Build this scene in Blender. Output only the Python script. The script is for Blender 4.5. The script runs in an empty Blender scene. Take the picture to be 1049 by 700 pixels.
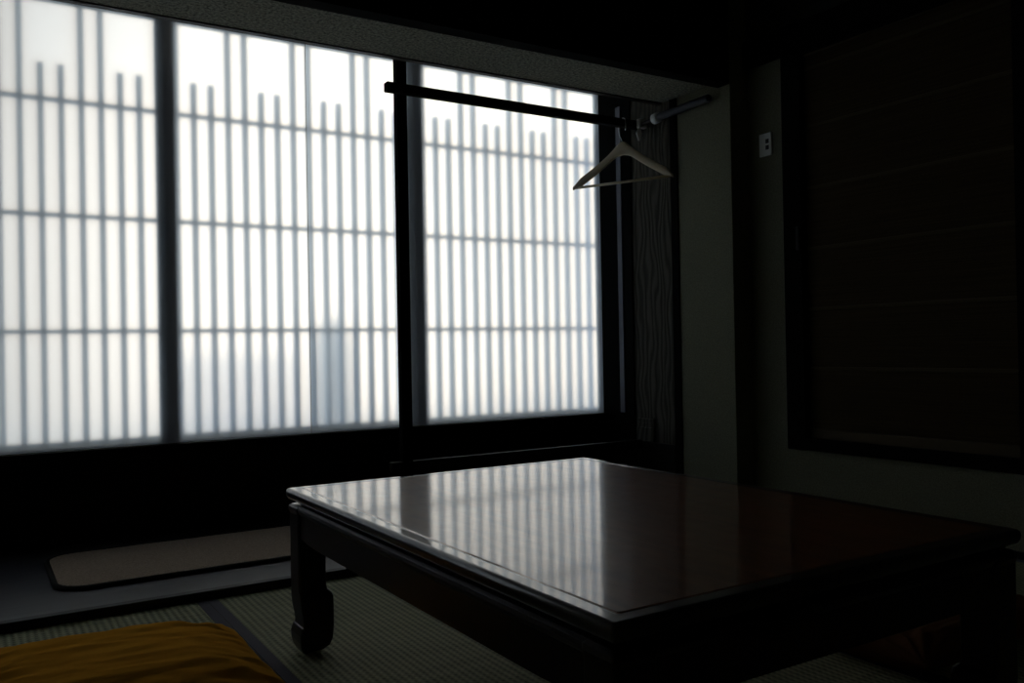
import bpy, bmesh, math, random
from mathutils import Vector, Matrix, noise

random.seed(7)
scene = bpy.context.scene
COL = scene.collection
PI = math.pi

# ------------------------------------------------------------------ materials
def mat(name, base=(.5, .5, .5), rough=.5, spec=.5, metal=0.0, coat=0.0, coat_rough=.1):
    m = bpy.data.materials.new(name)
    m.use_nodes = True
    b = m.node_tree.nodes['Principled BSDF']
    b.inputs['Base Color'].default_value = (*base, 1)
    b.inputs['Roughness'].default_value = rough
    b.inputs['Specular IOR Level'].default_value = spec
    b.inputs['Metallic'].default_value = metal
    b.inputs['Coat Weight'].default_value = coat
    b.inputs['Coat Roughness'].default_value = coat_rough
    return m

def nt(m): return m.node_tree.nodes, m.node_tree.links, m.node_tree.nodes['Principled BSDF']

def coords(m, scale=(1, 1, 1), rot=(0, 0, 0)):
    n, l, b = nt(m)
    tc = n.new('ShaderNodeTexCoord'); mp = n.new('ShaderNodeMapping')
    mp.inputs['Scale'].default_value = scale
    mp.inputs['Rotation'].default_value = rot
    l.new(tc.outputs['Object'], mp.inputs['Vector'])
    return mp.outputs['Vector']

def ramp(m, fac, stops):
    n, l, b = nt(m)
    r = n.new('ShaderNodeValToRGB')
    e = r.color_ramp.elements
    while len(e) < len(stops): e.new(.5)
    for k, (p, c) in enumerate(stops):
        e[k].position = p; e[k].color = (*c, 1)
    l.new(fac, r.inputs['Fac'])
    return r.outputs['Color']

def noise_tex(m, vec, scale=5, detail=4, rough=.55, dist=0.0):
    n, l, b = nt(m)
    t = n.new('ShaderNodeTexNoise')
    t.inputs['Scale'].default_value = scale
    t.inputs['Detail'].default_value = detail
    t.inputs['Roughness'].default_value = rough
    t.inputs['Distortion'].default_value = dist
    l.new(vec, t.inputs['Vector'])
    return t.outputs['Fac']

def bump(m, height, strength=.3, dist=.01):
    n, l, b = nt(m)
    bp = n.new('ShaderNodeBump')
    bp.inputs['Strength'].default_value = strength
    bp.inputs['Distance'].default_value = dist
    l.new(height, bp.inputs['Height'])
    l.new(bp.outputs['Normal'], b.inputs['Normal'])

def base_link(m, col):
    n, l, b = nt(m); l.new(col, b.inputs['Base Color'])

def plaster(name, c, scale=260, amount=.5, var=.35):
    m = mat(name, c, .95, .15)
    v = coords(m)
    f = noise_tex(m, v, scale, 3, .7)
    lo = tuple(x*(1-var) for x in c); hi = tuple(min(1, x*(1+var)) for x in c)
    base_link(m, ramp(m, f, [(.35, lo), (.65, hi)]))
    bump(m, f, amount, .004)
    return m

def wood(name, c1, c2, rough=.45, spec=.4, axis='Z', scale=1.0, coat=0.0, bmp=.1, dist=1.5):
    m = mat(name, c1, rough, spec, coat=coat)
    s = {'X': (2, 40, 40), 'Y': (40, 2, 40), 'Z': (40, 40, 2)}[axis]
    v = coords(m, tuple(k*scale for k in s))
    f = noise_tex(m, v, 1, 5, .6, dist)
    base_link(m, ramp(m, f, [(.3, c1), (.7, c2)]))
    if bmp: bump(m, f, bmp, .003)
    return m

M = {}
M['plaster'] = plaster('wall_plaster', (.215, .21, .14), 240, .45, .25)
M['plaster_dim'] = plaster('room_plaster', (.20, .195, .13), 240, .45, .25)
M['soffit'] = plaster('soffit_plaster', (.27, .26, .195), 95, 1.0, .7)
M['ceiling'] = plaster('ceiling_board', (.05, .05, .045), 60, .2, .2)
M['black_wood'] = wood('black_stained_wood', (.006, .005, .004), (.012, .010, .008), .5, .25, 'Z')
M['black_wood_x'] = wood('black_stained_wood_long', (.006, .005, .004), (.012, .010, .008), .45, .25, 'X')
M['waist'] = wood('waist_panel_wood', (.008, .007, .006), (.014, .012, .010), .7, .1, 'X')
M['table_leg'] = wood('table_lacquer', (.008, .005, .004), (.014, .008, .006), .34, .25, 'Z', coat=.1, bmp=.03)

# varnished table top
m = mat('table_top_varnish', (.06, .03, .015), .3, .2, coat=0.85, coat_rough=.05)
v = coords(m, (30, 3, 30)); f = noise_tex(m, v, 1, 6, .6, 1.2)
base_link(m, ramp(m, f, [(.28, (.10, .030, .010)), (.5, (.15, .048, .016)), (.75, (.20, .066, .022))]))
n_, l_, b_ = nt(m)
v2 = coords(m, (1, 1, 1)); f2 = noise_tex(m, v2, 120, 3, .6)
bump(m, f2, .05, .0006)
r_ = n_.new('ShaderNodeMapRange'); l_.new(noise_tex(m, v2, 25, 4, .6), r_.inputs['Value'])
r_.inputs['To Min'].default_value = .28; r_.inputs['To Max'].default_value = .40
l_.new(r_.outputs['Result'], b_.inputs['Roughness'])
bc_ = n_.new('ShaderNodeBump'); bc_.inputs['Strength'].default_value = .045; bc_.inputs['Distance'].default_value = .0006
l_.new(noise_tex(m, v2, 160, 3, .65), bc_.inputs['Height']); l_.new(bc_.outputs['Normal'], b_.inputs['Coat Normal'])
M['table_top'] = m
M['table_border'] = mat('table_border_lacquer', (.012, .008, .007), .35, .15, coat=.85, coat_rough=.05)

# side jamb board with strong cathedral grain
m = mat('grained_cedar', (.10, .09, .075), .85, .05)
n_, l_, b_ = nt(m)
v = coords(m, (1, 1, 1))
w = n_.new('ShaderNodeTexWave'); w.wave_type = 'BANDS'; w.bands_direction = 'Y'
w.inputs['Scale'].default_value = 11; w.inputs['Distortion'].default_value = 13
w.inputs['Detail'].default_value = 1.2; w.inputs['Detail Scale'].default_value = 1.1
mp2 = coords(m, (1, 1, .30)); l_.new(mp2, w.inputs['Vector'])
base_link(m, ramp(m, w.outputs['Fac'], [(.1, (.06, .055, .043)), (.9, (.115, .105, .083))]))
bump(m, w.outputs['Fac'], .5, .004)
M['grain'] = m

# engawa plank
m = mat('alcove_plank', (.045, .045, .05), .38, .5)
v = coords(m, (2, 45, 40)); f = noise_tex(m, v, 1, 5, .6, .8)
base_link(m, ramp(m, f, [(.3, (.040, .040, .046)), (.7, (.07, .068, .075))]))
bump(m, f, .06, .002)
M['plank'] = m

# tatami: rows of weave running along Y, fine rush across
m = mat('tatami_rush', (.2, .2, .13), .75, .25)
n_, l_, b_ = nt(m)
v = coords(m)
sep = n_.new('ShaderNodeSeparateXYZ'); l_.new(v, sep.inputs['Vector'])
def math_node(op, a, b=None):
    q = n_.new('ShaderNodeMath'); q.operation = op
    for k, s in enumerate((a, b)):
        if s is None: continue
        if isinstance(s, (int, float)): q.inputs[k].default_value = s
        else: l_.new(s, q.inputs[k])
    return q.outputs['Value']
rows = math_node('SINE', math_node('MULTIPLY', sep.outputs['X'], 2*PI/.0165))
cross = math_node('SINE', math_node('MULTIPLY', sep.outputs['Y'], 2*PI/.0165))
rush = math_node('SINE', math_node('MULTIPLY', sep.outputs['Y'], 2*PI/.0035))
h = math_node('ADD', math_node('MULTIPLY', rows, .6), math_node('MULTIPLY', math_node('MULTIPLY', rows, cross), .45))
h2 = math_node('ADD', h, math_node('MULTIPLY', rush, .15))
nz = noise_tex(m, coords(m, (3, 60, 10)), 1, 4, .6)
hn = math_node('MULTIPLY', math_node('ADD', h, 1.0), .5)
cf = math_node('ADD', math_node('MULTIPLY', hn, .6), math_node('MULTIPLY', nz, .4))
base_link(m, ramp(m, cf, [(.15, (.11, .12, .068)), (.5, (.31, .315, .185)), (.85, (.50, .49, .29))]))
bump(m, h2, .7, .003)
M['tatami'] = m
m = mat('heri_cloth', (.05, .052, .07), .85, .2)
f = noise_tex(m, coords(m, (1, 1, 1)), 500, 2, .6); base_link(m, ramp(m, f, [(.3, (.07, .068, .082)), (.7, (.12, .115, .135))])); bump(m, f, .2, .001)
M['heri'] = m

# cushion cloth
m = mat('ochre_cotton', (.8, .33, .02), 1, .0)
v = coords(m, (4, 4, 4)); f = noise_tex(m, v, 1, 4, .6)
base_link(m, ramp(m, f, [(.3, (.55, .25, .028)), (.7, (.70, .33, .04))]))
f = noise_tex(m, coords(m, (14, 70, 20)), 1, 4, .6, .6); bump(m, f, .25, .004)
M['cushion'] = m
m = mat('rust_cotton', (.20, .05, .02), .9, .15)
v = coords(m, (4, 4, 4)); f = noise_tex(m, v, 1, 4, .6)
base_link(m, ramp(m, f, [(.3, (.13, .05, .018)), (.7, (.20, .08, .026))]))
M['cushion2'] = m

# mat pile
m = mat('mat_pile', (.30, .235, .18), 1, .05)
f = noise_tex(m, coords(m), 220, 3, .7)
base_link(m, ramp(m, f, [(.3, (.33, .25, .18)), (.7, (.62, .48, .36))])); bump(m, f, .8, .004)
M['pile'] = m
M['binding'] = mat('mat_binding', (.02, .02, .016), .85, .15)

M['hanger'] = wood('hanger_wood', (.68, .55, .35), (.78, .64, .43), .45, .4, 'X', .6, bmp=0)
M['chrome'] = mat('chrome_wire', (.75, .75, .75), .2, .5, 1.0)
M['white_plastic'] = mat('white_plastic', (.85, .85, .80), .45, .4)
M['outlet_plastic'] = mat('outlet_plastic', (.88, .87, .80), .45, .4)
M['socket_dark'] = mat('socket_dark', (.03, .03, .028), .5, .3)
M['alu_dark'] = mat('dark_aluminium', (.12, .12, .135), .5, .4, .3)
M['alu'] = mat('bronze_aluminium_sash', (.05, .08, .095), .5, .3, .1)
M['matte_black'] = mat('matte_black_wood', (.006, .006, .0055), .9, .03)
M['sleeve'] = mat('grey_sleeve', (.075, .078, .088), .55, .3)
M['lattice'] = wood('lattice_skylit_blue', (.34, .48, .70), (.40, .55, .78), .8, .15, 'Z', 1, bmp=0)  # blue skylight on light grey bars, put into their colour
M['eave'] = wood('eave_board', (.10, .10, .095), (.14, .14, .13), .8, .1, 'X', 1, bmp=0)
M['pillar'] = plaster('outdoor_stone', (.90, .89, .86), 30, .2, .1)
m = bpy.data.materials.new('blue_tint_sheet'); m.use_nodes = True  # see-through blue for the added tint sheet
n_ = m.node_tree.nodes; l_ = m.node_tree.links; b_ = n_['Principled BSDF']
b_.inputs['Base Color'].default_value = (.55, .66, .85, 1); b_.inputs['Roughness'].default_value = .9
b_.inputs['Alpha'].default_value = .22
M['bluetint'] = m
m = mat('woven_blind_cloth', (.10, .075, .035), .9, .1)
f = noise_tex(m, coords(m, (60, 3, 220)), 1, 3, .6)
base_link(m, ramp(m, f, [(.3, (.036, .025, .012)), (.7, (.066, .045, .022))])); bump(m, f, .4, .002)
M['blind'] = m
M['blind_rib'] = mat('blind_rib_cloth', (.08, .06, .032), .9, .1)
M['blind_bar'] = mat('blind_bottom_bar', (.085, .062, .03), .7, .2)
M['seal'] = mat('dark_seal', (.01, .012, .014), .6, .2)

# frosted pane: rough see-through face towards the room, clear outer face
def frosted():
    m = bpy.data.materials.new('frosted_acrylic'); m.use_nodes = True
    n = m.node_tree.nodes; l = m.node_tree.links
    n.remove(n['Principled BSDF'])
    def lobe(ior, rough, col):
        rf = n.new('ShaderNodeBsdfRefraction'); rf.distribution = 'GGX'
        rf.inputs['IOR'].default_value = ior; rf.inputs['Roughness'].default_value = rough
        rf.inputs['Color'].default_value = (*col, 1)
        return rf.outputs[0]
    def mix(fac, a, b):
        mx = n.new('ShaderNodeMixShader'); mx.inputs['Fac'].default_value = fac
        l.new(a, mx.inputs[1]); l.new(b, mx.inputs[2]); return mx.outputs[0]
    tl = n.new('ShaderNodeBsdfTranslucent'); tl.inputs['Color'].default_value = (.86, .93, 1, 1)
    core = mix(FROST_WIDE, lobe(1.06, .74, (1, 1, 1)), lobe(1.18, .80, (.40, .66, 1.0)))
    l.new(mix(FROST_DIFF, core, tl.outputs[0]), n['Material Output'].inputs['Surface'])
    return m
FROST_WIDE = .52
FROST_DIFF = .07
M['frost'] = frosted()
m = bpy.data.materials.new('clear_glass'); m.use_nodes = True
n_ = m.node_tree.nodes; l_ = m.node_tree.links; n_.remove(n_['Principled BSDF'])
tr = n_.new('ShaderNodeBsdfTransparent'); tr.inputs['Color'].default_value = (.98, .99, .99, 1)
l_.new(tr.outputs[0], n_['Material Output'].inputs['Surface'])
M['clear'] = m

# ------------------------------------------------------------------ mesh helpers
def link(name, bm, material, parent=None, smooth=False, loc=(0, 0, 0)):
    me = bpy.data.meshes.new(name)
    bmesh.ops.recalc_face_normals(bm, faces=bm.faces)
    bm.to_mesh(me); bm.free()
    for k in (material if isinstance(material, (list, tuple)) else [material]): me.materials.append(k)
    if smooth:
        for p in me.polygons: p.use_smooth = True
    o = bpy.data.objects.new(name, me); COL.objects.link(o)
    o.location = loc
    if parent: o.parent = parent
    return o

def empty(name, loc=(0, 0, 0), rz=0.0):
    o = bpy.data.objects.new(name, None); COL.objects.link(o)
    o.empty_display_size = .05
    o.location = loc; o.rotation_euler = (0, 0, rz)
    return o

def tag(o, label=None, cat=None, group=None, kind=None):
    if label: o['label'] = label
    if cat: o['category'] = cat
    if group: o['group'] = group
    if kind: o['kind'] = kind
    return o

def box(bm, x0, x1, y0, y1, z0, z1, bev=0.0, seg=2):
    r = bmesh.ops.create_cube(bm, size=1)
    vs = r['verts']
    for q in vs:
        q.co = Vector((x0 + (q.co.x+.5)*(x1-x0), y0 + (q.co.y+.5)*(y1-y0), z0 + (q.co.z+.5)*(z1-z0)))
    if bev:
        es = list({e for q in vs for e in q.link_edges})
        bmesh.ops.bevel(bm, geom=es, offset=bev, segments=seg, affect='EDGES', profile=.5)
    return bm

def bx(name, d, material, parent=None, bev=0.0, seg=2, smooth=False):
    return link(name, box(bmesh.new(), *d, bev, seg), material, parent, smooth)

def rrect(x0, x1, y0, y1, r, seg=6):
    pts = []
    for (cx, cy, a0) in ((x1-r, y1-r, 0), (x0+r, y1-r, PI/2), (x0+r, y0+r, PI), (x1-r, y0+r, 1.5*PI)):
        for k in range(seg+1):
            a = a0 + PI/2*k/seg
            pts.append((cx+r*math.cos(a), cy+r*math.sin(a)))
    return pts

def loft(bm, rings, cap0=True, cap1=True):
    rs = [[bm.verts.new(p) for p in ring] for ring in rings]
    for a, b in zip(rs, rs[1:]):
        for k in range(len(a)):
            j = (k+1) % len(a)
            bm.faces.new((a[k], a[j], b[j], b[k]))
    if cap0: bm.faces.new(rs[0])
    if cap1: bm.faces.new(rs[-1])
    return bm

def tube(bm, pts, rad, seg=10):
    pts = [Vector(p) for p in pts]
    rads = rad if isinstance(rad, (list, tuple)) else [rad]*len(pts)
    up = None; rings = []
    for k, p in enumerate(pts):
        t = (pts[min(k+1, len(pts)-1)] - pts[max(k-1, 0)]).normalized()
        if up is None:
            up = t.orthogonal().normalized()
        up = (up - t*up.dot(t)).normalized()
        s = t.cross(up)
        rings.append([p + (up*math.cos(2*PI*j/seg) + s*math.sin(2*PI*j/seg))*rads[k] for j in range(seg)])
    return loft(bm, rings)

def structure(o, **k):
    return tag(o, kind='structure', **k)

# ------------------------------------------------------------------ key dimensions
XS, XR = 2.62, 2.72            # alcove side wall, right room wall
YF, YG = 2.50, 3.35            # alcove front, window plane
XL, YB = -1.45, -1.6           # left wall, wall behind
ZC = 2.38
Z_SOF = 1.747

# ------------------------------------------------------------------ the setting
structure(bx('floor', (XL-.12, XR+.12, YB-.12, 2.52, -.12, -.045), M['waist']), label='dark subfloor under the tatami mats', cat='floor')
# alcove floor with its black front kerb
fl = structure(bx('floor_alcove', (XL, XS+.1, YF, YG+.1, -.10, .022), M['plank'], bev=.002), label='dark bluish plank floor of the window alcove', cat='floor')
bx('front_kerb', (XL, XS+.1, YF-.03, YF-.0005, -.045, .024), M['black_wood_x'], fl, bev=.003)
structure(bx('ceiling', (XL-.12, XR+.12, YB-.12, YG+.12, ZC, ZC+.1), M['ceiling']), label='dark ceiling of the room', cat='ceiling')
structure(bx('wall_left', (XL-.12, XL, YB-.12, YG+.1, -.1, ZC), M['plaster_dim']), label='left plaster wall out of view', cat='wall')
structure(bx('wall_back', (XL, XR, YB-.12, YB, -.1, ZC), M['plaster_dim']), label='plaster wall behind the viewer', cat='wall')

# right wall with the opening for its blind window
W2 = dict(y0=1.40, y1=2.26, z0=.30, z1=1.79)
bm = bmesh.new()
box(bm, XR, XR+.16, W2['y1'], YF, -.1, ZC)
box(bm, XR, XR+.16, YB, W2['y0'], -.1, ZC)
box(bm, XR, XR+.16, W2['y0'], W2['y1'], -.1, W2['z0'])
box(bm, XR, XR+.16, W2['y0'], W2['y1'], W2['z1'], ZC)
structure(link('wall_right', bm, M['plaster_dim']), label='dark plaster wall on the right holding the blind window', cat='wall')
structure(bx('trim_rail', (XR-.03, XR-.0005, YB, YF-.001, 1.7935, 1.90), M['matte_black'], bev=.003), label='dark wooden rail along the right wall above the blind window', cat='rail')
structure(bx('trim_shade', (XR-.008, XR-.0005, YB, YF-.001, 1.9005, ZC), M['ceiling']), label='dark sheet added for the shade on the right wall above its rail', cat='panel')  # dark sheet standing in for shade on the upper wall
structure(bx('trim_fascia', (XL, XS-.0005, YF+.001, 2.566, 1.726, ZC), M['matte_black'], bev=.002), label='dark fascia on the room side of the plaster beam', cat='trim')
structure(bx('baseboard_right', (XR-.012, XR, YB, YF, -.02, .022), M['black_wood_x']), label='thin black baseboard along the right wall', cat='baseboard')

# alcove side wall, thick return towards the room
structure(bx('wall_alcove', (XS, XR+.16, YF, 2.812, -.1, ZC), M['plaster'], bev=.003), label='plaster side wall of the window alcove, lit by the window', cat='wall')
structure(bx('wall_alcove_rear', (XS+.012, XR+.16, 2.812, YG+.004, -.1, ZC), M['plaster']), label='rear end of the alcove side wall behind the wooden board', cat='wall')
structure(bx('trim_post', (XS-.006, XS+.0118, 2.812, 2.854, .022, Z_SOF), M['matte_black']), label='narrow black post between plaster and grained board', cat='trim')
jb = structure(bx('trim_board', (XS-.004, XS+.0118, 2.8545, 3.118, .235, 2.1), M['grain']), label='grained wooden board on the alcove side wall', cat='trim')
bm = bmesh.new()
box(bm, XS-.020, XS-.0045, 2.985, 3.10, .236, .300, .003)
box(bm, XS-.014, XS-.0045, 2.985, 3.10, .300, .322, .003)
box(bm, XS-.018, XS-.0045, 2.985, 3.10, .322, .340, .003)
link('foot_block', bm, M['grain'], jb)
structure(bx('baseboard_alcove', (XS-.010, XS+.0118, 2.8545, YG, .022, .2345), M['black_wood_x']), label='black skirting at the foot of the alcove side wall', cat='baseboard')
jm = structure(bx('trim_jamb', (XS-.012, XS+.0118, 3.1185, YG-.001, .235, 1.93), M['matte_black']), label='black window jamb on the alcove side wall', cat='trim')
bx('guide_channel', (XS-.017, XS-.0122, 3.183, 3.214, .36, 1.80), M['alu_dark'], jm)

# beam with plaster underside, trim on its rear lower edge
structure(bx('trim_beam', (XL, XS-.0005, 2.5665, 2.90, Z_SOF, ZC), M['soffit'], bev=.003), label='plaster beam crossing above the window alcove', cat='beam')
structure(bx('trim_lip', (XL, XS-.0005, 2.9005, 2.925, Z_SOF-.004, Z_SOF+.03), M['black_wood_x']), label='dark lip along the rear edge of the plaster beam', cat='trim')

# window wall: waist panel, lintel
structure(bx('wall_window', (XL, XR+.16, YG+.0045, YG+.12, -.1, .3295), M['waist']), label='black waist wall below the frosted window', cat='wall')
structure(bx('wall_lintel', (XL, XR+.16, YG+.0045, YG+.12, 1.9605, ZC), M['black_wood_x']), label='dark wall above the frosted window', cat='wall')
structure(bx('trim_sill', (XL, XS-.0125, YG-.05, YG-.0005, .325, .349), M['matte_black']), label='black sill under the frosted window', cat='sill')

# ------------------------------------------------------------------ window 1
win = tag(empty('window_1', (0.6, YG, .35)), 'wide frosted window glowing white behind its dark sashes', 'window', kind='structure')
def wpart(name, d, material, bev=0.0):
    o = bx(name, d, material, win, bev)
    o.location = (-0.6, -YG, -.35)
    return o
def pane(x0, x1, z0, z1):
    bm = bmesh.new(); box(bm, x0, x1, YG, YG+.004, z0, z1)
    bm.normal_update()
    for f in bm.faces:
        f.material_index = 0 if f.calc_center_median().y < YG+.001 and abs(f.normal.y) > .9 else 1
    o = link('frosted_pane', bm, [M['frost'], M['clear']], win); o.location = (-.6, -YG, -.35)
    return o
pane(XL+.001, 1.1432, .349, 1.9605)
pane(1.1448, XS+.0115, .349, 1.9605)
wpart('joint_strip', (1.1433, 1.1447, YG, YG+.004, .349, 1.9605), M['seal'])
# aluminium sliding sashes outside the frosted sheet: overlapping stiles, rails
for a in (-.58, .612, 1.632):
    wpart('sash_stile', (a, a+.046, YG+.045, YG+.075, .345, 1.95), M['alu'])
    wpart('sash_stile', (a-.016, a+.032, YG+.085, YG+.11, .345, 1.95), M['alu'])
wpart('sash_stile', (2.652, 2.70, YG+.03, YG+.11, .33, 1.96), M['alu'])
wpart('sash_rail', (XL, XS+.03, YG+.045, YG+.075, .33, .354), M['alu'])
wpart('sash_rail', (XL, XS+.03, YG+.085, YG+.11, .33, .356), M['alu'])
wpart('sash_rail', (XL, XS+.03, YG+.045, YG+.11, 1.925, 1.96), M['alu'])
g = wpart('clear_pane', (XL, XS+.03, YG+.058, YG+.062, .3565, 1.9245), M['clear'])

# ------------------------------------------------------------------ outdoor lattice
LY = 3.56; S0 = .093; SP = .06649
lat = tag(empty('window_lattice', (.6, LY, .2)), 'outdoor wooden lattice of upright bars standing behind the frosted window', 'lattice')
def lpart(name, bm, material):
    o = link(name, bm, material, lat); o.location = (-.6, -LY, -.2); return o
for k in range(-14, 45):
    x = S0 + SP*k
    long = (k % 4) in (0, 1)
    bm = bmesh.new()
    box(bm, x-.0098, x+.0098, LY-.006, LY+.018, .20, 2.13 if long else 1.738)
    lpart('upright_bar', bm, M['lattice'])
for z, hz in ((1.604, .0075), (1.186, .0075), (.763, .0075), (.345, .019)):
    bm = bmesh.new(); box(bm, S0+SP*-14.5, S0+SP*44.5, LY-.022, LY-.0065, z-hz, z+hz)
    lpart('cross_rail', bm, M['lattice'])

# unseen eave added to shade the window top; blurred things beyond the lattice
structure(bx('shade_eave', (XL-.5, XR+1.2, YG+.125, 3.80, 2.14, 2.24), M['eave']), label='unseen eave boards added above the lattice to shade the window top', cat='eave')
structure(bx('ground', (-6, 12, YG+.125, 12, -.40, -.30), plaster('pale_gravel', (.62, .62, .60), 25, .3, .1)), label='pale ground outside the window', cat='ground')
bm = bmesh.new()
loft(bm, [[(x, y, z) for x, y in rrect(1.78-w, 1.78+w, 4.9-w, 4.9+w, w*.6)] for w, z in ((.12, -.30), (.11, .1), (.10, .5), (.09, .74), (.07, .82), (.03, .86))])
tag(link('stone_post', bm, M['pillar'], smooth=True), 'blurred grey upright post low behind the frosted window near the pane joint', 'post')
bm = bmesh.new(); box(bm, .95, 1.62, 5.0, 5.06, -.30, .66, .02)  # sheet added only to tint the lower window faintly blue
tag(link('tint_sheet', bm, M['bluetint']), 'translucent sheet added for a faint blue tint low behind the frosted window', 'screen')

# ------------------------------------------------------------------ inner frame with clothes bar
FY = 3.015
fr = tag(empty('clothes_rail_frame', (1.433, FY+.06, .022)), 'black wooden post frame with hanging bar before the right part of the window', 'frame')
def fpart(name, d, material=M['matte_black'], bev=.002):
    o = bx(name, d, material, fr, bev); o.location = (-1.433, -FY-.06, -.022); return o
k = (FY+.06)/3.13
px0, px1 = 1.444*k-.012, 1.487*k-.012
fpart('post', (px0, px1, FY+.045, FY+.08, .0225, 1.83))
fpart('top_rail', (px0-.045, XS-.0125, FY+.047, FY+.078, 1.803, 1.85))
fpart('bottom_rail', (px0-.045, XS-.0125, FY+.047, FY+.078, .205, .242), M['black_wood_x'])
fpart('hanging_bar', (px0-.056, XS-.0065, FY+.008, FY+.0445, 1.658, 1.694), M['matte_black'], .004)

# pole running forward along the side wall, its collar and bracket
pl = tag(empty('wall_pole', (2.575, 2.83, 1.66)), 'grey sleeved pole running along the alcove side wall under the beam', 'pole')
def ppart(name, bm, material, smooth=True):
    o = link(name, bm, material, pl, smooth); o.location = (-2.575, -2.83, -1.66); return o
PX, PZ = 2.585, 1.684
ppart('inner_pole', tube(bmesh.new(), [(PX, 3.0165, PZ-.012), (PX, 2.88, PZ-.006)], .009), M['black_wood'])
pts = []; rad = []
for i in range(60):
    t = i/59; pts.append((PX, 2.89-.31*t, PZ-.006+.006*t)); rad.append(.0165+.0016*math.cos(i*PI))
ppart('sleeve', tube(bmesh.new(), pts, rad, 14), M['sleeve'])
ppart('collar', tube(bmesh.new(), [(PX, 2.925, PZ-.008), (PX, 2.920, PZ-.008), (PX, 2.892, PZ-.006), (PX, 2.887, PZ-.006)], [.016, .023, .023, .018], 16), M['white_plastic'])
bm = bmesh.new()
box(bm, PX-.016, XS-.0065, 3.000, 3.0222, PZ-.028, PZ+.014, .004)
ppart('bracket', bm, M['white_plastic'], False)
bm = bmesh.new()
loft(bm, [[(PX-.014, 3.014, PZ-.085), (PX-.012, 3.008, PZ-.085), (PX-.008, 3.008, PZ-.085), (PX-.008, 3.014, PZ-.085)],
          [(PX-.026, 3.014, PZ-.052), (PX-.026, 3.008, PZ-.052), (PX+.006, 3.008, PZ-.052), (PX+.006, 3.014, PZ-.052)],
          [(PX-.012, 3.014, PZ-.0285), (PX-.012, 3.008, PZ-.0285), (PX-.004, 3.008, PZ-.0285), (PX-.004, 3.014, PZ-.0285)]])
ppart('tie_end', bm, M['white_plastic'], False)

# ------------------------------------------------------------------ clothes hanger
HC = Vector((2.503, FY+.026, 0))
hdir = Vector((.42, -.907, 0)).normalized()
hrot = math.atan2(hdir.y, hdir.x)
hg = tag(empty('clothes_hanger', (HC.x, HC.y, 1.386), hrot), 'pale wooden clothes hanger hung on the black bar by the window', 'hanger')
HW = .246
def arm_z(t):                       # centre line height over the ends, t 0 at apex .. 1 at the end
    t2 = math.sqrt(t*t + .0100) - .0950
    return .180*(1-t2)*(1-.10*math.sin(PI*t)) + .004
bm = bmesh.new(); rings = []
N = 40
for i in range(N+1):
    s = -1 + 2*i/N; t = abs(s)
    zc = arm_z(t) - .006*math.exp(-(t/.10)**2)
    hh = .0185 + .010*math.exp(-(t/.14)**2) - .0125*max(0, (t-.86)/.14)**.8
    th = .0065 + .001*t
    bow = .018*t*t
    ring = []
    for (a, b) in ((1, 1), (.5, 1.25), (-.5, 1.25), (-1, 1), (-1, -1), (-.5, -1.25), (.5, -1.25), (1, -1)):
        ring.append((s*HW, -bow + a*th, zc + b*hh*.85))
    rings.append(ring)
loft(bm, rings)
link('shoulder_bar', bm, M['hanger'], hg, True)
bz = arm_z(.93) - .010
link('trouser_bar', tube(bmesh.new(), [(-HW*.94, -.016, bz), (0, -.013, bz), (HW*.94, -.016, bz)], .0062, 10), M['hanger'], hg, True)
prof = [(0, .165), (-.004, .196), (-.012, .212), (-.020, .226), (-.0225, .242), (-.0225, .284), (-.0175, .2925), (-.008, .2955), (0, .2958),
        (.008, .2955), (.0175, .2925), (.0225, .284), (.0225, .245), (.0215, .236)]
ha = -PI/2 - hrot                                   # the wire turns square to the bar
ptsh = [Vector((q*math.cos(ha), q*math.sin(ha), z+.016)) for q, z in prof]
hk = link('hook', tube(bmesh.new(), ptsh, .0024, 8), M['chrome'], hg, True); hk['label'] = 'chrome wire hook'

# ------------------------------------------------------------------ right wall: window with blind, outlet
w2 = tag(empty('window_2', (XR, 1.83, .27)), 'black framed window on the right wall covered by a blind', 'window', kind='structure')
def w2part(name, d, material=M['matte_black'], bev=.003):
    o = bx(name, d, material, w2, bev); o.location = (-XR, -1.83, -.27); return o
y0, y1, z0, z1 = W2['y0'], W2['y1'], W2['z0'], W2['z1']
w2part('frame_jamb', (XR-.012, XR+.12, y1-.03, y1+.058, z0-.04, z1+.003))
w2part('frame_jamb', (XR-.012, XR+.12, y0-.058, y0+.03, z0-.04, z1+.003))
w2part('frame_head', (XR-.010, XR+.12, y0+.03, y1-.03, z1-.0095, z1+.003))
w2part('frame_sill', (XR-.014, XR+.12, y0+.03, y1-.03, z0-.038, z0+.004))
w2part('glass_pane', (XR+.13, XR+.14, y0+.0005, y1-.0005, z0, z1), M['seal'], 0)
lt = w2part('catch', (XR-.022, XR-.0125, y1-.022, y1-.008, 1.03, 1.12), M['black_wood'], .003)

bl = tag(empty('roman_blind', (XR+.03, 1.83, z0+.005)), 'brown woven blind with cross ribs lowered in the right wall window', 'blind')
def bpart(name, bm, material):
    o = link(name, bm, material, bl); o.location = (-XR-.03, -1.83, -z0-.005); return o
ya, yb = y0+.032, y1-.032
ribs = [1.723, 1.50, 1.265, 1.033, .801, .575]
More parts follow.
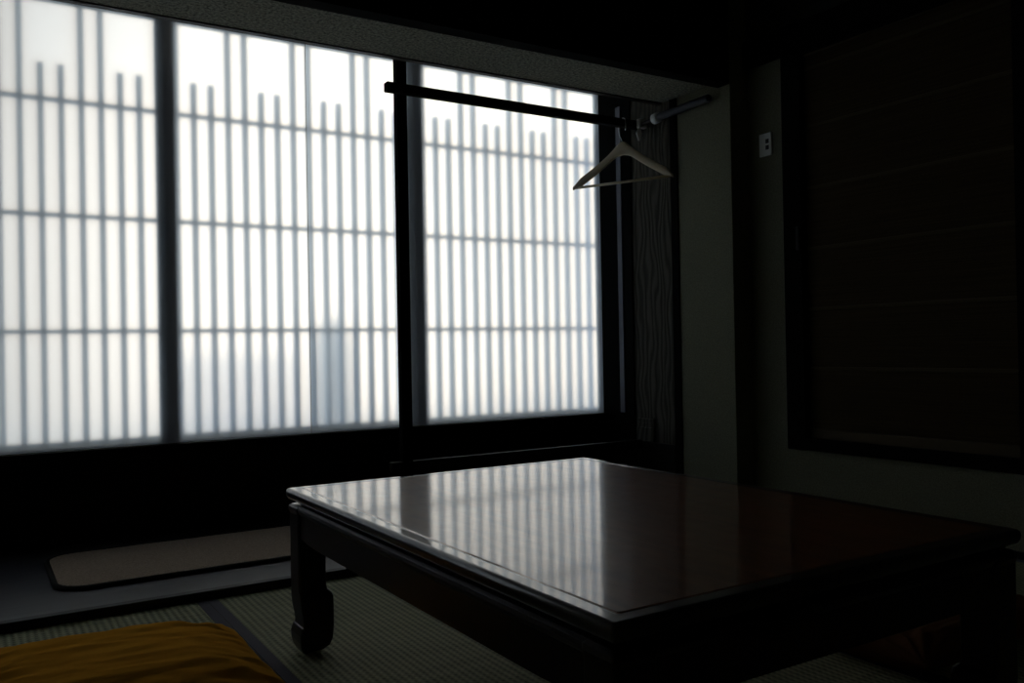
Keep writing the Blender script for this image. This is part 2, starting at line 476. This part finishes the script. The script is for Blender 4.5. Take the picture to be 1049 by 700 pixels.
# the cloth bellies slightly between its ribs
prof = []
zz = [z1-.013] + ribs + [.345]
for a, b in zip(zz, zz[1:]):
    for j in range(8):
        t = j/8; prof.append((XR+.022 - .006*math.sin(PI*t), a+(b-a)*t))
prof.append((XR+.022, .345))
bm = bmesh.new()
ring = [(x, z) for x, z in prof] + [(x+.003, z) for x, z in reversed(prof)]
loft(bm, [[(x, ya, z) for x, z in ring], [(x, yb, z) for x, z in ring]])
bpart('cloth', bm, M['blind'])
for z in ribs:
    bpart('rib', box(bmesh.new(), XR+.013, XR+.0215, ya, yb, z-.007, z+.007, .003), M['blind_rib'])
bpart('bottom_bar', box(bmesh.new(), XR+.014, XR+.03, ya, yb, z0+.006, .3445, .004), M['blind_bar'])
bpart('head_rail', box(bmesh.new(), XR+.010, XR+.05, ya, yb, z1-.0118, z1-.0102), M['blind_bar'])

ot = tag(empty('wall_outlet', (XR, 2.405, 1.470)), 'small white wall outlet beside the black window frame', 'outlet')
cp = link('cover_plate', box(bmesh.new(), -.008, 0, -.031, .031, -.046, .046, .003), M['outlet_plastic'], ot)
for z in (.012, -.013):
    link('socket', box(bmesh.new(), -.0098, -.0081, -.020, -.004, z-.0085, z+.0085), M['socket_dark'], cp)['label'] = 'dark socket'

# ------------------------------------------------------------------ tatami
def tatami(x0, x1, y0_, y1_, label):
    t = tag(empty('tatami_mat', ((x0+x1)/2, (y0_+y1_)/2, -.045)), label, 'tatami mat', 'tatami mats on the floor')
    lx, ly = (x1-x0)/2, (y1_-y0_)/2
    hb = .027
    link('rush_top', box(bmesh.new(), -lx+.001, lx-.001, -ly+.001, ly-.001, 0, .045), M['tatami'], t)
    for sx in (-1, 1):
        a, b = sorted((sx*(lx-hb), sx*(lx-.0005)))
        link('cloth_border', box(bmesh.new(), a, b, -ly+.001, ly-.001, .0445, .0462, .0004, 1), M['heri'], t)
    return t
HX = .5385
tatami(HX-.95, HX, .56, 2.468, 'tatami mat under the ochre cushion on the left')
tatami(HX, HX+1.085, .56, 2.468, 'tatami mat under the front legs of the low table')
tatami(HX+1.085, XR-.013, .56, 2.468, 'tatami mat along the right wall')
tatami(XL+.001, HX-.951, .56, 2.468, 'tatami mat along the left wall')
for a, b, s in ((XL+.001, HX-.45, 'left'), (HX-.449, HX+1.0, 'middle'), (HX+1.001, XR-.013, 'right')):
    tatami(a, b, YB+.001, .559, 'tatami mat behind the viewer, %s of the row' % s)

# ------------------------------------------------------------------ floor mat in the alcove
rg = tag(empty('floor_mat', (.815, 2.93, .0222)), 'long brown mat with black bound edge on the alcove floor', 'mat')
x0, x1, ya_, yb_ = -.63, .66, -.245, .245
bm = bmesh.new()
loft(bm, [[(x, y, z) for x, y in rrect(x0+i, x1-i, ya_+i, yb_-i, .09-i)] for i, z in ((.017, 0), (.015, .009), (.019, .012))])
link('pile', bm, M['pile'], rg)
bm = bmesh.new()
rings = []
for k in range(9):
    a = 2*PI*k/8
    i = .009 - .009*math.cos(a); z = .0065 + .0062*math.sin(a)
    rings.append([(x, y, z) for x, y in rrect(x0+i, x1-i, ya_+i, yb_-i, .093-i)])
loft(bm, rings, False, False); bmesh.ops.remove_doubles(bm, verts=bm.verts, dist=1e-5)
link('bound_edge', bm, M['binding'], rg, True)

# ------------------------------------------------------------------ cushions
def cushion(name, material, cx, cy, lx, ly, top, rz, seed, label, bulge=.5, skew=0.0):
    bm = bmesh.new()
    n = 96
    def P(u, v, side):
        # softly pulled-in sides, pointed corners
        pu = u*(1 - .035*(1-v*v)) ; pv = v*(1 - .035*(1-u*u))
        e = max(0.0, (1-abs(u)**3.2)*(1-abs(v)**3.2))
        h = e**bulge
        z = .030 + (top-.030)*h if side > 0 else .030*(1-min(1, e*6))
        x = pu*lx; y = pv*ly - skew*pu*lx
        if side > 0:
            q = Vector((x*3.2 + seed, y*13, seed))
            w = noise.fractal(q, .8, 2.0, 4) + .5*noise.noise(Vector((x*5+seed, y*38 + 6*x, seed)))
            edge = min(1, e*3)*(.35+.65*max(abs(v), abs(u)))
            z += .012*w*edge + .004*noise.noise(Vector((x*6, y*6, seed*2)))*edge
            # pleats gathered from the corners
            d = math.hypot(1-abs(u), 1-abs(v))
            ang = math.atan2(1-abs(v), 1-abs(u))
            z += .009*math.sin(ang*14)*math.exp(-d*3.0)*min(1, e*5)
            z = max(z, .02)
        return (x, y, z)
    grid = {}
    for s in (1, -1):
        for i in range(n+1):
            for j in range(n+1):
                if s < 0 and (i in (0, n) or j in (0, n)):
                    grid[s, i, j] = grid[1, i, j]; continue
                u = math.sin((i/n-.5)*PI)*.55 + (2*i/n-1)*.45
                v = math.sin((j/n-.5)*PI)*.55 + (2*j/n-1)*.45
                grid[s, i, j] = bm.verts.new(P(u, v, s))
    for s in (1, -1):
        for i in range(n):
            for j in range(n):
                q = [grid[s, i, j], grid[s, i+1, j], grid[s, i+1, j+1], grid[s, i, j+1]]
                bm.faces.new(q if s > 0 else q[::-1])
    o = link(name, bm, material, None, True, (cx, cy, .002))
    o.rotation_euler = (0, 0, rz)
    return tag(o, label, 'cushion', 'floor cushions around the low table')
cushion('floor_cushion', M['cushion'], .212, 1.812, .30, .285, .110, .0, 3.0, 'plump ochre cotton floor cushion lying left of the table leg', .55, .10)
cushion('floor_cushion', M['cushion2'], 1.86, 1.33, .285, .30, .085, .02, 9.0, 'rust brown floor cushion between the low table and the right wall', .4)

# ------------------------------------------------------------------ low table
TX, TY = .849, 1.191
tb = tag(empty('low_table', (1.0285, 1.361, .0015), 0), 'large dark lacquered low table with glossy brown top and carved feet on the tatami', 'table')
A, B, H = TX/2, TY/2, .3655
bm = bmesh.new()
def tring(i, z, r=.006):
    return [(x, y, z) for x, y in rrect(-A+i, A-i, -B+i, B-i, max(.003, r-i*.4))]
prof = [(.060, H), (.0345, H), (.0320, H-.0011), (.0290, H-.0011), (.0265, H), (.0085, H), (.0045, H-.0012), (.0012, H-.0045), (0, H-.010),
        (.0010, H-.017), (.0045, H-.023), (.011, H-.0265), (.0175, H-.031), (.030, H-.034)]
loft(bm, [tring(i, z) for i, z in prof])
top = link('tabletop', bm, [M['table_top'], M['table_border']], tb)
for p in top.data.polygons:
    p.material_index = 0 if p.center.z > H-.002 and abs(p.center.x) < A-.0325 and abs(p.center.y) < B-.0325 else 1
for p in top.data.polygons: p.use_smooth = len(p.vertices) == 4 and p.center.z < H-.0005
ZA = H-.0342                        # top of the apron band
ins = .006
def apron(length, inset_len, axis, sgn):
    # section: rounded moulding on top, flat face below; lower edge lifts a little towards the legs
    half = length/2 - inset_len
    sec = [(-.022, 0), (-.006, 0), (-.001, -.004), (0, -.010), (-.003, -.016), (-.006, -.020), (-.006, 'b'), (-.022, 'b')]
    rings = []
    n = 28
    for k in range(n+1):
        s = -half + 2*half*k/n
        t = max(0, (abs(s)-(half-.13))/.13)
        zb = .252 - ZA + .010*t*t
        ring = []
        for o, z in sec:
            zz = zb if z == 'b' else z
            ring.append((s, o, ZA+zz))
        rings.append(ring)
    bm = bmesh.new(); loft(bm, rings)
    d = (A if axis == 'Y' else B) - ins
    for v in bm.verts:
        s, o, z = v.co
        off = sgn*(d+o)
        v.co = (off, s, z) if axis == 'Y' else (s, off, z)
    return bm
LW = .064
for sg in (-1, 1):
    link('apron', apron(TY, ins+LW*.75, 'Y', sg), M['table_leg'], tb)
    link('apron', apron(TX, ins+LW*.75, 'X', sg), M['table_leg'], tb)
leg_prof = [  # z, outer offset (+ pulls in), inner width
    (0.000, .016, .050), (.004, .008, .058), (.015, .0025, .069), (.030, -.001, .074), (.045, -.0015, .0755), (.055, .0005, .076),
    (.062, .003, .0765), (.064, .0055, .0765), (.072, .0062, .0765), (.085, .0048, .0765), (.105, .0015, .0765), (.125, 0, .076), (.133, 0, .073), (.140, 0, .066),
    (.150, 0, .064), (.20, 0, .064), (.262, 0, .064), (ZA-.020, 0, .064), (ZA-.012, -.003, .064), (ZA-.005, -.002, .064), (ZA-.0002, .004, .060)]
for sx in (-1, 1):
    for sy in (-1, 1):
        bm = bmesh.new(); rings = []
        for z, o, w in leg_prof:
            xo, yo = A-ins-o-.0005, B-ins-o-.0005
            xi, yi = A-ins-w, B-ins-w
            rr = rrect(min(sx*xo, sx*xi), max(sx*xo, sx*xi), min(sy*yo, sy*yi), max(sy*yo, sy*yi), .006, 4)
            rings.append([(x, y, z) for x, y in rr])
        loft(bm, rings)
        link('leg', bm, M['table_leg'], tb)

# ------------------------------------------------------------------ daylight
w = bpy.data.worlds.new('World'); scene.world = w; w.use_nodes = True
n = w.node_tree.nodes; l = w.node_tree.links
bg = n['Background']
tc = n.new('ShaderNodeTexCoord'); sp = n.new('ShaderNodeSeparateXYZ'); l.new(tc.outputs['Generated'], sp.inputs[0])
def mn(op, a, b=None, clamp=False):
    q = n.new('ShaderNodeMath'); q.operation = op; q.use_clamp = clamp
    for k_, s in enumerate((a, b)):
        if s is None: continue
        if isinstance(s, (int, float)): q.inputs[k_].default_value = s
        else: l.new(s, q.inputs[k_])
    return q.outputs['Value']
# hazy bright patch of sky towards azimuth AZ, overcast elsewhere
AZ, EL = math.radians(27), math.radians(6)
d = n.new('ShaderNodeVectorMath'); d.operation = 'DOT_PRODUCT'
d.inputs[1].default_value = (math.sin(AZ)*math.cos(EL), math.cos(AZ)*math.cos(EL), math.sin(EL))
l.new(tc.outputs['Generated'], d.inputs[0])
mr = n.new('ShaderNodeMapRange'); mr.interpolation_type = 'SMOOTHSTEP'
l.new(d.outputs['Value'], mr.inputs['Value'])
mr.inputs['From Min'].default_value = .85; mr.inputs['From Max'].default_value = 1.0
mr.inputs['To Min'].default_value = .66; mr.inputs['To Max'].default_value = 2.0
cr = n.new('ShaderNodeValToRGB')
cr.color_ramp.elements[0].position = 0; cr.color_ramp.elements[0].color = (1.05, .98, .91, 1)
cr.color_ramp.elements[1].position = 1; cr.color_ramp.elements[1].color = (1.27, 1.03, .80, 1)
mr2 = n.new('ShaderNodeMapRange'); l.new(d.outputs['Value'], mr2.inputs['Value'])
mr2.inputs['From Min'].default_value = .6; mr2.inputs['From Max'].default_value = .97
l.new(mr2.outputs['Result'], cr.inputs['Fac'])
l.new(cr.outputs['Color'], bg.inputs['Color'])
back = n.new('ShaderNodeMapRange'); back.interpolation_type = 'SMOOTHSTEP'     # extra sky brightness added behind the house to light the outdoor fronts
l.new(sp.outputs['Y'], back.inputs['Value'])
back.inputs['From Min'].default_value = .05; back.inputs['From Max'].default_value = -.5
back.inputs['To Min'].default_value = 0; back.inputs['To Max'].default_value = 1.6
l.new(mn('ADD', mr.outputs['Result'], back.outputs['Result']), bg.inputs['Strength'])

# ------------------------------------------------------------------ camera (calibrated from the vanishing points)
cx, cy = 524.5, 350
vr = (1950, 329); vl = (-30, 365)
a = (vr[0]-cx, -(vr[1]-cy)); b = (vl[0]-cx, -(vl[1]-cy))
f = math.sqrt(-(a[0]*b[0]+a[1]*b[1]))
Xc = Vector((*a, -f)).normalized(); Yc = Vector((*b, -f)).normalized(); Zc = Xc.cross(Yc)
R = Matrix((Xc, Yc, Zc))            # camera-to-world rotation
cam = bpy.data.cameras.new('Camera'); co = bpy.data.objects.new('Camera', cam); COL.objects.link(co)
cam.sensor_fit = 'HORIZONTAL'; cam.sensor_width = 36; cam.lens = f*36/1049
cam.clip_start = .02
co.matrix_world = Matrix.Translation((0, 0, .68)) @ R.to_4x4()
scene.camera = co

vs = scene.view_settings
vs.view_transform = 'Standard'; vs.look = 'None'; vs.gamma = 1.0; vs.exposure = 0.0
try: vs.use_curve_mapping = False
except Exception: pass
cyc = scene.cycles
cyc.use_denoising = True
cyc.max_bounces = 10; cyc.diffuse_bounces = 4; cyc.transparent_max_bounces = 16; cyc.transmission_bounces = 10
cyc.sample_clamp_indirect = 4.0
